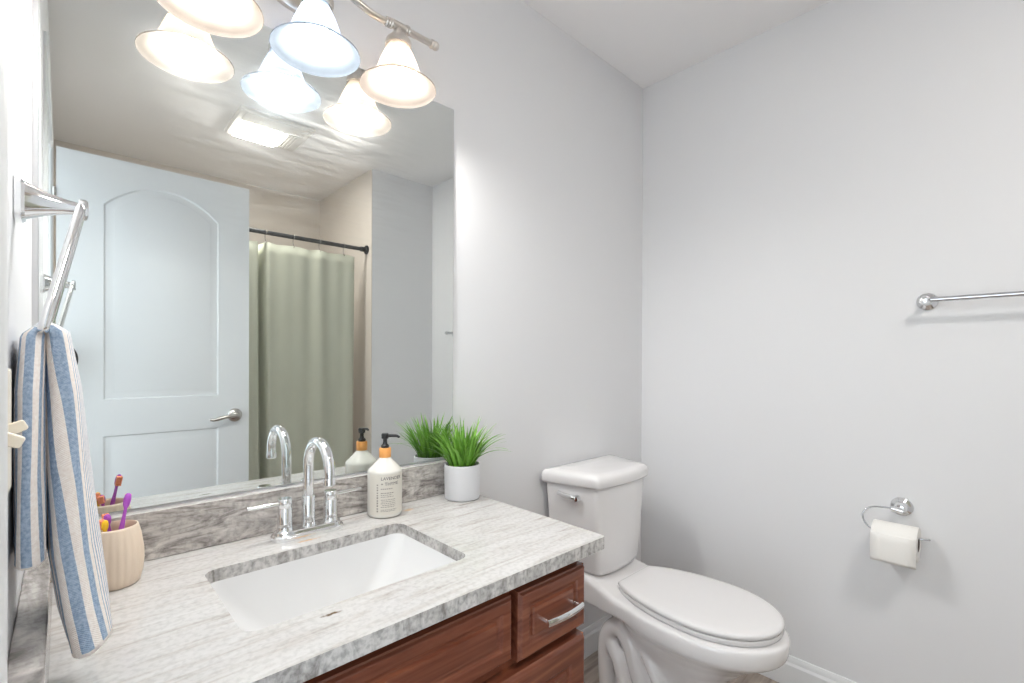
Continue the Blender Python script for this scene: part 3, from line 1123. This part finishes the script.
# ------------------------------------------------------------------ vanity light
LY = 1.078
LXs = (0.205, 0.410, 0.615)
vl = thing('vanity_light', (0.41, YB, 2.06), 'three shade brushed nickel vanity light with bell glass shades above the mirror', 'vanity light')
g = MB()
def oval(y, kx, kz):
    return [(0.41 + kx * math.cos(2 * PI * k / 36), y, 2.075 + kz * math.sin(2 * PI * k / 36)) for k in range(36)]
g.loft([oval(YB - 0.0005, 0.085, 0.058), oval(YB - 0.012, 0.085, 0.058), oval(YB - 0.018, 0.078, 0.051), oval(YB - 0.024, 0.055, 0.034)])
g.tube([(0.41, YB - 0.02, 2.075), (0.41, LY + 0.03, 2.072), (0.41, LY, 2.062)], 0.012, 14)
g.build('wall_plate', NICKEL, vl, smooth=35)
def bz(x):
    return 2.026 + 0.030 * math.exp(-((abs(x - 0.41) / 0.075) ** 2)) - 0.006 * math.exp(-(((abs(x - 0.41) - 0.15) / 0.04) ** 2)) + 0.0
g = MB()
xs = [0.098 + (0.722 - 0.098) * k / 60 for k in range(61)]
g.tube([(x, LY, bz(x)) for x in xs], 0.0082, 14)
for x, s in ((0.098, -1), (0.722, 1)):
    g.lathe([(0, -0.012), (0.0095, -0.012), (0.0112, -0.010), (0.0112, -0.006), (0.009, -0.004), (0.0105, -0.002), (0.0112, 0.004), (0.0085, 0.010), (0.0, 0.013)], (x, LY, bz(x)), (s, 0, 0), 18)
for x in LXs:
    for dx in (-0.034, -0.027, -0.020, 0.020, 0.027):
        g.lathe([(0, -0.0028), (0.0105, -0.0028), (0.0122, 0), (0.0105, 0.0028), (0, 0.0028)], (x + dx, LY, bz(x + dx)), (1, 0, 0), 18)
    g.lathe([(0, -0.02), (0.0105, -0.02), (0.0105, 0.02), (0, 0.02)], (x, LY, bz(x)), (1, 0, 0), 18)
g.build('bar', NICKEL, vl)
SH_W = shade_mat('alabaster_glass_warm_light', (0.15, 0.133, 0.120, 1), (0.42, 0.38, 0.34, 1))  # the warm bulbs' light is tinted into the glass colour
SH_C = shade_mat('alabaster_glass_cool_light', (0.125, 0.133, 0.144, 1), (0.36, 0.38, 0.41, 1))  # same glass, with the cool bulb's light put into its colour
BW = mat('warm_bulb', (1, 1, 1, 1), 0.4, emit=(1.0, 0.955, 0.90, 1), estr=BULB)
BC = mat('cool_bulb', (1, 1, 1, 1), 0.4, emit=(0.88, 0.95, 1.0, 1), estr=BULB)
ZR = 1.872
for i, x in enumerate(LXs):
    o_ = (x, LY, 0)
    MB().lathe([(0, 2.020), (0.009, 2.020), (0.012, 2.012), (0.020, 2.000), (0.030, 1.990), (0.0325, 1.984), (0.0325, 1.974), (0.0300, 1.973), (0.0285, 1.982), (0, 1.985)], o_, n=28).build('fitter_cup', NICKEL, vl)
    pr = [(0.0265, 1.984), (0.0285, 1.972), (0.034, 1.960), (0.041, 1.945), (0.047, 1.930), (0.052, 1.915), (0.058, 1.902), (0.066, 1.891), (0.077, 1.882), (0.088, 1.8755), (0.0935, 1.8715)]
    th_ = 0.0032
    inner = [(r - th_, z - 0.0005) for r, z in reversed(pr)]
    inner[0] = (0.0920, 1.8700)
    sh = MB().lathe(pr + [(0.0940, 1.8695), (0.0930, 1.8685)] + inner, o_, n=48, cap0=False, cap1=False).build('glass_shade', SH_C if i == 1 else SH_W, vl, smooth=70)
    if i == 1:
        sh['label'] = 'glass shade coloured with its cool bulb light'
    bl = MB().lathe([(0, 1.866), (0.010, 1.8675), (0.019, 1.872), (0.026, 1.880), (0.0295, 1.890), (0.030, 1.898), (0.0285, 1.908), (0.024, 1.920), (0.018, 1.934), (0.0145, 1.948), (0, 1.950)], o_, n=28)
    bo = bl.build('bulb', BC if i == 1 else BW, vl, smooth=70)
    MB().lathe([(0, 1.949), (0.0135, 1.949), (0.0135, 1.984), (0, 1.984)], o_, n=18).build('socket', NICKEL, vl)

# ------------------------------------------------------------------ toilet
TX = 1.470
tl = thing('toilet', (TX, 0.85, 0), 'white two piece toilet with closed elongated lid beside the vanity', 'toilet')
def tank_ring(z, wb, wf, yb, yf, bow, r=0.03, n=7):
    """plan outline of the tank: straight back, tapering sides, bowed front"""
    pts = [Vector((TX + wb, yb)), Vector((TX - wb, yb)), Vector((TX - wf, yf)), Vector((TX - wf * 0.5, yf - bow * 0.75)), Vector((TX, yf - bow)), Vector((TX + wf * 0.5, yf - bow * 0.75)), Vector((TX + wf, yf))]
    out = []
    m_ = len(pts)
    for i in range(m_):
        p0, p1, p2 = pts[i - 1], pts[i], pts[(i + 1) % m_]
        rr = 0.018 if i in (2, 6) else (0.018 if i < 2 else 0.03)
        a = p1 + (p0 - p1).normalized() * min(rr, (p0 - p1).length * 0.45)
        c = p1 + (p2 - p1).normalized() * min(rr, (p2 - p1).length * 0.45)
        for k in range(n + 1):
            t = k / n
            q = a * (1 - t) ** 2 + p1 * 2 * t * (1 - t) + c * t * t
            out.append((q.x, q.y, z))
    return out
g = MB()
yb = YB - 0.022
g.loft([tank_ring(0.4320, 0.120, 0.095, yb - 0.03, 1.012, 0.012), tank_ring(0.4390, 0.150, 0.112, yb - 0.012, 0.998, 0.014), tank_ring(0.4590, 0.165, 0.124, yb - 0.004, 0.992, 0.015), tank_ring(0.5490, 0.180, 0.134, yb, 0.988, 0.016),
        tank_ring(0.6690, 0.194, 0.142, yb, 0.984, 0.018), tank_ring(0.7530, 0.203, 0.148, yb, 0.982, 0.018)])
tank = g.build('tank', PORC, tl, smooth=50)
g = MB()
g.loft([tank_ring(0.7510, 0.206, 0.150, yb + 0.006, 0.980, 0.018), tank_ring(0.7515, 0.214, 0.157, yb + 0.010, 0.973, 0.019), tank_ring(0.7570, 0.217, 0.160, yb + 0.012, 0.970, 0.020), tank_ring(0.7790, 0.217, 0.160, yb + 0.012, 0.970, 0.020),
        tank_ring(0.7890, 0.213, 0.157, yb + 0.010, 0.973, 0.019), tank_ring(0.7950, 0.204, 0.150, yb + 0.004, 0.980, 0.018), tank_ring(0.7990, 0.17, 0.13, yb - 0.02, 1.00, 0.015), tank_ring(0.8015, 0.10, 0.08, yb - 0.06, 1.04, 0.01)])
g.build('tank_lid', PORC, tl, smooth=60)
# flush lever on the left side of the tank
g = MB()
lvx = TX - 0.180
lvp = Vector((lvx, 1.050, 0.710))
g.lathe([(0, 0), (0.013, 0), (0.013, 0.004), (0.010, 0.010), (0.008, 0.018), (0, 0.019)], tuple(lvp + Vector((0.008, 0, 0))), (-0.97, -0.25, 0), 18)
q = lvp + Vector((-0.010, 0, 0))
g.tube(smoothpath([q + Vector((0, -0.004, 0)), q + Vector((-0.003, 0.018, 0.004)), q + Vector((-0.004, 0.042, 0.006)), q + Vector((-0.003, 0.070, 0.010))], 5), [0.0105] * 6 + [0.0095] * 5 + [0.0082] * 5, 10, flat=(1, 0.7, (0, 0, 1)))
g.build('flush_lever', CHROME, tl)

def egg(z, y0, y1, w, back=0.5, cx=TX, n=48, k=2.0, yc=None, sq=2.6):
    """plan outline: pointed-round front (y0), squarer back (y1)"""
    yc = yc if yc is not None else lerp(y0, y1, 0.55)
    out = []
    for i in range(n):
        a = 2 * PI * i / n
        c, s = math.cos(a), math.sin(a)
        e = 2.0 if s < 0 else sq
        rr = (abs(c) ** e + abs(s) ** e) ** (-1 / e)
        x = cx + w * rr * c
        y = yc + ((yc - y0) if s < 0 else (y1 - yc)) * rr * s
        out.append((x, y, z))
    return out
def seat_ring(z, d=0.0):
    """D-shaped elongated lid: straight hinge end, oval front; d = inset"""
    ys, yt = 0.937 - d, 0.456 + d
    n = 64
    out = []
    yc = 0.665
    w = 0.170 - d
    for i in range(n):
        a = 2 * PI * i / n
        c, s = math.cos(a), math.sin(a)
        if s < 0:
            x, y = w * c, yc + (yc - yt) * s
        else:
            x = w * c * (1 - 0.0 * s)
            y = yc + (ys + 0.058 - yc) * s
            if y > ys:
                y = ys
        out.append((TX + 0.003 + x, y, z))
    return out
# bowl body: shell from foot to rim
g = MB()
g.loft([egg(0.0, 0.60, 0.99, 0.120, yc=0.82, sq=3.5), egg(0.03, 0.60, 0.99, 0.118, yc=0.82, sq=3.5), egg(0.05, 0.625, 0.98, 0.100, yc=0.82, sq=3.2), egg(0.12, 0.65, 0.97, 0.088, yc=0.83, sq=3), egg(0.18, 0.63, 0.97, 0.092, yc=0.80),
        egg(0.23, 0.59, 0.96, 0.108, yc=0.77), egg(0.28, 0.535, 0.95, 0.132, yc=0.73), egg(0.315, 0.487, 0.95, 0.156, yc=0.70), egg(0.334, 0.458, 0.95, 0.173, yc=0.69), egg(0.345, 0.445, 0.95, 0.183, yc=0.69), egg(0.368, 0.440, 0.95, 0.186, yc=0.69), egg(0.390, 0.440, 0.95, 0.185, yc=0.69), egg(0.398, 0.444, 0.945, 0.182, yc=0.69), egg(0.400, 0.455, 0.935, 0.172, yc=0.69)])
# deck under the tank, flowing into the rim
def deck(y, hw, zt, zb):
    return [(TX + u, y, z) for u, z in ((-hw, zb), (-hw * 0.8, zb - 0.008), (hw * 0.8, zb - 0.008), (hw, zb), (hw, zt - 0.012), (hw - 0.012, zt), (-hw + 0.012, zt), (-hw, zt - 0.012))]
g.loft([deck(0.76, 0.16, 0.400, 0.35), deck(0.84, 0.166, 0.401, 0.352), deck(0.92, 0.160, 0.408, 0.35), deck(0.99, 0.148, 0.424, 0.345), deck(1.08, 0.142, 0.442, 0.35), deck(1.155, 0.140, 0.444, 0.36), deck(1.170, 0.13, 0.440, 0.37)])
# rear column carrying the deck
g.loft([egg(0.0, 0.85, 0.985, 0.085, yc=0.92, sq=3), egg(0.1, 0.85, 0.98, 0.075, yc=0.92, sq=3), egg(0.25, 0.85, 0.985, 0.080, yc=0.92), egg(0.31, 0.85, 1.01, 0.085, yc=0.92), egg(0.37, 0.85, 1.08, 0.11, yc=0.92)])
# trapway bulges on both sides
for s in (-1, 1):
    X = lambda d: TX + s * d
    g.tube(smoothpath([(X(0.085), 0.980, 0.03), (X(0.095), 0.980, 0.14), (X(0.099), 0.973, 0.240), (X(0.099), 0.930, 0.288), (X(0.099), 0.885, 0.255), (X(0.096), 0.850, 0.16), (X(0.085), 0.820, 0.05)], 6), 0.030, 16)
    g.tube(smoothpath([(X(0.085), 0.970, 0.250), (X(0.106), 0.950, 0.225), (X(0.110), 0.920, 0.185), (X(0.106), 0.903, 0.12), (X(0.098), 0.893, 0.03)], 6), 0.025, 14)
    g.tube(smoothpath([(X(0.05), 0.905, 0.33), (X(0.100), 0.825, 0.25), (X(0.098), 0.760, 0.13), (X(0.080), 0.725, 0.03)], 6), 0.020, 14)
bowl = g.build('bowl', PORC, tl, smooth=180)
rm = bowl.modifiers.new('remesh', 'REMESH')
rm.mode = 'VOXEL'
rm.voxel_size = 0.006
rm.use_smooth_shade = True
smm = bowl.modifiers.new('smooth', 'SMOOTH')
smm.factor = 0.6
smm.iterations = 5
g = MB()
g.loft([seat_ring(0.4005, 0.012), seat_ring(0.402, 0.006), seat_ring(0.412, 0.001), seat_ring(0.4185, 0.003), seat_ring(0.4200, 0.010)])
g.build('seat', SEATM, tl, smooth=50)
g = MB()
g.loft([seat_ring(0.4222, 0.012), seat_ring(0.4222, 0.003), seat_ring(0.4262, 0.0), seat_ring(0.4322, 0.0), seat_ring(0.4362, 0.003), seat_ring(0.4382, 0.010), seat_ring(0.4397, 0.03), seat_ring(0.4405, 0.08)])
g.build('seat_lid', SEATM, tl, smooth=50)
for s in (-1, 1):
    MB().box((TX + s * 0.07 - 0.016, 0.925, 0.400), (TX + s * 0.07 + 0.016, 0.950, 0.416)).build('seat_hinge', SEATM, tl, bevel=0.006, seg=3)

# ------------------------------------------------------------------ toilet paper holder, roll, towel bar
ph = thing('toilet_paper_holder', (XR, 0.258, 0.728), 'chrome open arm toilet paper holder on the right wall', 'toilet paper holder')
g = MB()
g.lathe([(0, 0.0003), (0.027, 0.0003), (0.029, 0.003), (0.029, 0.007), (0.025, 0.011), (0.020, 0.013), (0.014, 0.020), (0.010, 0.030), (0.0105, 0.034), (0.0105, 0.040), (0, 0.041)], (XR, 0.258, 0.728), (-1, 0, 0), 32)
g.lathe([(0, -0.014), (0.0095, -0.014), (0.0095, 0.016), (0, 0.016)], (XR - 0.046, 0.262, 0.724), (0, 1, 0.12), 18)
g.build('wall_mount', CHROME, ph, smooth=35)
wx = XR - 0.070
wire = smoothpath([(XR - 0.046, 0.272, 0.726), (XR - 0.052, 0.300, 0.727), (XR - 0.062, 0.330, 0.722), (wx, 0.347, 0.700), (wx, 0.343, 0.676), (wx, 0.328, 0.660), (wx, 0.30, 0.656), (wx, 0.25, 0.656), (wx, 0.215, 0.656), (wx, 0.198, 0.655), (wx, 0.182, 0.659)], 6)
MB().tube(wire, 0.0027, 10).build('wire_arm', CHROME2, ph)
tpr = thing('toilet_paper_roll', (wx, 0.265, 0.640), 'white toilet paper roll hanging on the chrome wire holder', 'toilet paper')
RC = (wx, 0.209, 0.6365)
L_ = 0.110
g = MB()
g.lathe([(0.0215, 0), (0.0495, 0), (0.0510, 0.002), (0.0510, L_ - 0.002), (0.0495, L_), (0.0215, L_)], RC, (0, 1, 0), 48, False, False)
g.build('paper', PAPER, tpr, smooth=40)
g = MB()
g.lathe([(0.0215, 0.0005), (0.0200, 0.0), (0.0200, L_), (0.0215, L_ - 0.0005)], RC, (0, 1, 0), 32, False, False)
g.build('cardboard_core', CARD, tpr)
g = MB()
prof2 = []
for k in range(9):
    a = R(150 + 30 * k / 8)
    prof2.append((RC[0] + 0.0515 * math.cos(a), RC[2] + 0.0515 * math.sin(a)))
prof2 += [(RC[0] - 0.0512, RC[2] - 0.02), (RC[0] - 0.049, RC[2] - 0.052), (RC[0] - 0.047, RC[2] - 0.061)]
g.loft([[(x, RC[1] + y, z) for x, z in prof2] for y in (0.0, L_ * 0.25, L_ * 0.5, L_ * 0.75, L_)], closed=False)
ls = g.build('loose_sheet', PAPER, tpr, recalc=False, smooth=60)
ls.modifiers.new('s', 'SOLIDIFY').thickness = 0.0008

tbz = 1.372
tbar = thing('towel_bar', (XR, -0.03, tbz), 'long chrome towel bar on the right wall above the toilet paper', 'towel bar')
for y in (0.200, -0.262):
    MB().lathe([(0, 0.0003), (0.024, 0.0003), (0.026, 0.003), (0.026, 0.006), (0.021, 0.010), (0.013, 0.016), (0.0095, 0.030), (0.0095, 0.048), (0.0125, 0.052), (0.0140, 0.060), (0.0130, 0.068), (0.009, 0.074), (0, 0.076)], (XR, y, tbz), (-1, 0, 0), 28).build('post', CHROME, tbar, smooth=35)
MB().tube([(XR - 0.060, 0.20, tbz), (XR - 0.060, -0.262, tbz)], 0.0072, 16).build('bar', CHROME2, tbar)

# ------------------------------------------------------------------ ceiling fan light
fan = thing('exhaust_fan_light', (0.82, -0.42, CZ), 'white ceiling exhaust fan with a lit rectangular lamp seen in the mirror', 'exhaust fan')
FANM = mat('fan_plastic', srgb(226, 222, 216), 0.5)
fx0, fx1, fy0, fy1 = 0.635, 1.00, -0.60, -0.245
g = MB()
fr_ = rrect(fx0, fx1, fy0, fy1, 0.02, 5)
sc_ = lambda k: [(0.5 * (fx0 + fx1) + (x - 0.5 * (fx0 + fx1)) * k, 0.5 * (fy0 + fy1) + (y - 0.5 * (fy0 + fy1)) * k) for x, y in fr_]
g.loft([[(x, y, CZ - 0.0005) for x, y in sc_(1)], [(x, y, CZ - 0.010) for x, y in sc_(1)], [(x, y, CZ - 0.018) for x, y in sc_(0.95)]])
g.build('cover', FANM, fan, smooth=30)
g = MB()
for k in range(7):
    y = fy0 + 0.24 + k * 0.014
    g.box((fx0 + 0.03, y, CZ - 0.0215), (fx1 - 0.03, y + 0.007, CZ - 0.0178))
for k in range(4):
    x = fx0 + 0.265 + k * 0.016
    g.box((x, fy0 + 0.03, CZ - 0.0215), (x + 0.008, fy0 + 0.22, CZ - 0.0178))
g.build('grille', FANM, fan)
LENS = mat('fan_lamp_lens', srgb(250, 226, 200), 0.4, emit=(1.0, 0.96, 0.91, 1), estr=FAN)
g = MB()
lr = rrect(0.669, 0.882, -0.578, -0.385, 0.012, 4)
g.loft([[(x, y, CZ - 0.0175) for x, y in lr], [(x, y, CZ - 0.026) for x, y in lr], [(0.7755 + (x - 0.7755) * 0.93, -0.4815 + (y + 0.4815) * 0.93, CZ - 0.029) for x, y in lr]])
g.build('lamp_lens', LENS, fan, smooth=30)

# ------------------------------------------------------------------ shower rod, hooks, curtain
RODY, RODZ = -0.60, 1.920
rod = thing('shower_rod', (0.72, RODY, RODZ), 'black shower curtain rod across the tub alcove in the mirror', 'shower rod')
MB().tube([(XL + 0.001, RODY, RODZ), (XW - 0.005, RODY, RODZ)], 0.0125, 18).build('pole', BLACKM, rod)
for x, s in ((XW - 0.0045, -1), (XL + 0.0005, 1)):
    MB().lathe([(0, 0), (0.029, 0), (0.030, 0.004), (0.028, 0.010), (0.019, 0.014), (0.0165, 0.020), (0.0165, 0.045), (0, 0.045)], (x, RODY, RODZ), (s, 0, 0), 28).build('flange', BLACKM, rod)
CURT = curtain_mat()
cx0, cx1 = 0.10, 1.385
ctop, cbot = 1.866, 0.12
g = MB()
NXc, NZc = 220, 30
hook_x = [0.849 + 0.155 * k for k in range(-4, 4)]
def cy(x, t):
    # soft folds, one deep pleat near x = 0.83
    amp = 0.005 + 0.010 * t
    y = amp * math.sin((x - 0.849) * 2 * PI / 0.155 * 1.0 + 1.2) * 0.7 + 0.008 * t * math.sin(x * 23 + t * 1.5) + 0.004 * math.sin(x * 61)
    y += -0.120 * math.exp(-((x - 0.833 - 0.01 * t) / 0.014) ** 2)
    y += 0.030 * t * math.exp(-((x - 0.72) / 0.06) ** 2)
    return RODY + y
rowsC = []
for j in range(NZc + 1):
    t = j / NZc
    row = []
    for i in range(NXc + 1):
        x = cx0 + (cx1 - cx0) * i / NXc
        sag = 0.006 * (1 - math.cos((x - 0.849) * 2 * PI / 0.155)) * 0.5
        z = lerp(ctop - sag, cbot, t)
        row.append((x - 0.012 * t * (1 if x > 1.3 else 0) * ((x - 1.3) / 0.1), cy(x, t), z))
    rowsC.append(row)
g.loft(rowsC, closed=False)
cur = g.build('shower_curtain', CURT, origin=(0.74, RODY, ctop), recalc=False, smooth=180)
cur.modifiers.new('s', 'SOLIDIFY').thickness = 0.002
tag(cur, 'sage green cloth shower curtain hanging from the black rod in the mirror', 'shower curtain')
names = {3: 'second', 0: 'x'}
hk_lab = {0.849: 'steel curtain hook nearest the open door on the black shower rod',
          1.004: 'second steel curtain hook from the open door on the black shower rod',
          1.159: 'third steel curtain hook from the open door on the black shower rod',
          1.314: 'steel curtain hook nearest the rod end at the right of the sage curtain'}
for x in hook_x:
    lb = hk_lab.get(round(x, 3))
    if lb is None:
        continue
    pts = []
    for k in range(15):
        a = R(-50 + 280 * k / 14)
        pts.append((x, RODY + 0.0155 * math.cos(a), RODZ + 0.0155 * math.sin(a)))
    pts += [(x, RODY - 0.012, RODZ - 0.03), (x, RODY - 0.004, RODZ - 0.052), (x, RODY + 0.006, RODZ - 0.064), (x, RODY + 0.014, RODZ - 0.056)]
    hk = MB().tube(pts, 0.0018, 8).build('curtain_hook', SATIN, origin=(x, RODY, RODZ))
    tag(hk, lb, 'curtain hook', 'curtain hooks on the black rod')

# ------------------------------------------------------------------ the photographer's camera, just behind the viewpoint
bk_ = -Vector((Fv.x, Fv.y, 0)).normalized()
rt_ = Vector((Rv.x, Rv.y, 0)).normalized()
co = Vector((0, 0, CAM_Z))
pc = thing('photo_camera', (bk_.x * 0.09, bk_.y * 0.09, 0), 'black camera on a tripod reflected beside the towel in the mirror', 'camera')
g = MB()
g.lathe([(0.032, 0.036), (0.050, 0.002), (0.058, 0.002), (0.058, 0.022), (0.052, 0.060), (0.040, 0.075), (0.036, 0.105), (0, 0.105)], tuple(co), tuple(bk_), 32, cap0=False)
g.build('lens', BLACKP, pc)
MB().lathe([(0, 0.046), (0.020, 0.043), (0.034, 0.050), (0.034, 0.058), (0, 0.058)], tuple(co), tuple(bk_), 24).build('front_glass', LENSG, pc)
g = MB()
c_ = co + bk_ * 0.088 + rt_ * 0.022 + Vector((0, 0, 0.008))
rotm = Matrix.Rotation(math.atan2(rt_.y, rt_.x), 3, 'Z')
g.box((c_.x - 0.078, c_.y - 0.022, c_.z - 0.040), (c_.x + 0.078, c_.y + 0.022, c_.z + 0.032), rot=rotm)
g.build('body', BLACKP, pc, bevel=0.020, seg=5)
g = MB()
base = co + bk_ * 0.125
g.tube([(base.x, base.y, CAM_Z - 0.045), (base.x, base.y, 0.70)], 0.014, 14)
g.build('column', BLACKM, pc)
for aa in (60, 180, 300):
    e = Vector((base.x + 0.17 * math.cos(R(aa + 10)) * 0.5, base.y + 0.17 * math.sin(R(aa + 10)) * 0.5, 0.006))
    MB().tube([(base.x, base.y, 0.80), tuple(e)], [0.012, 0.009], 10).build('leg', BLACKM, pc)
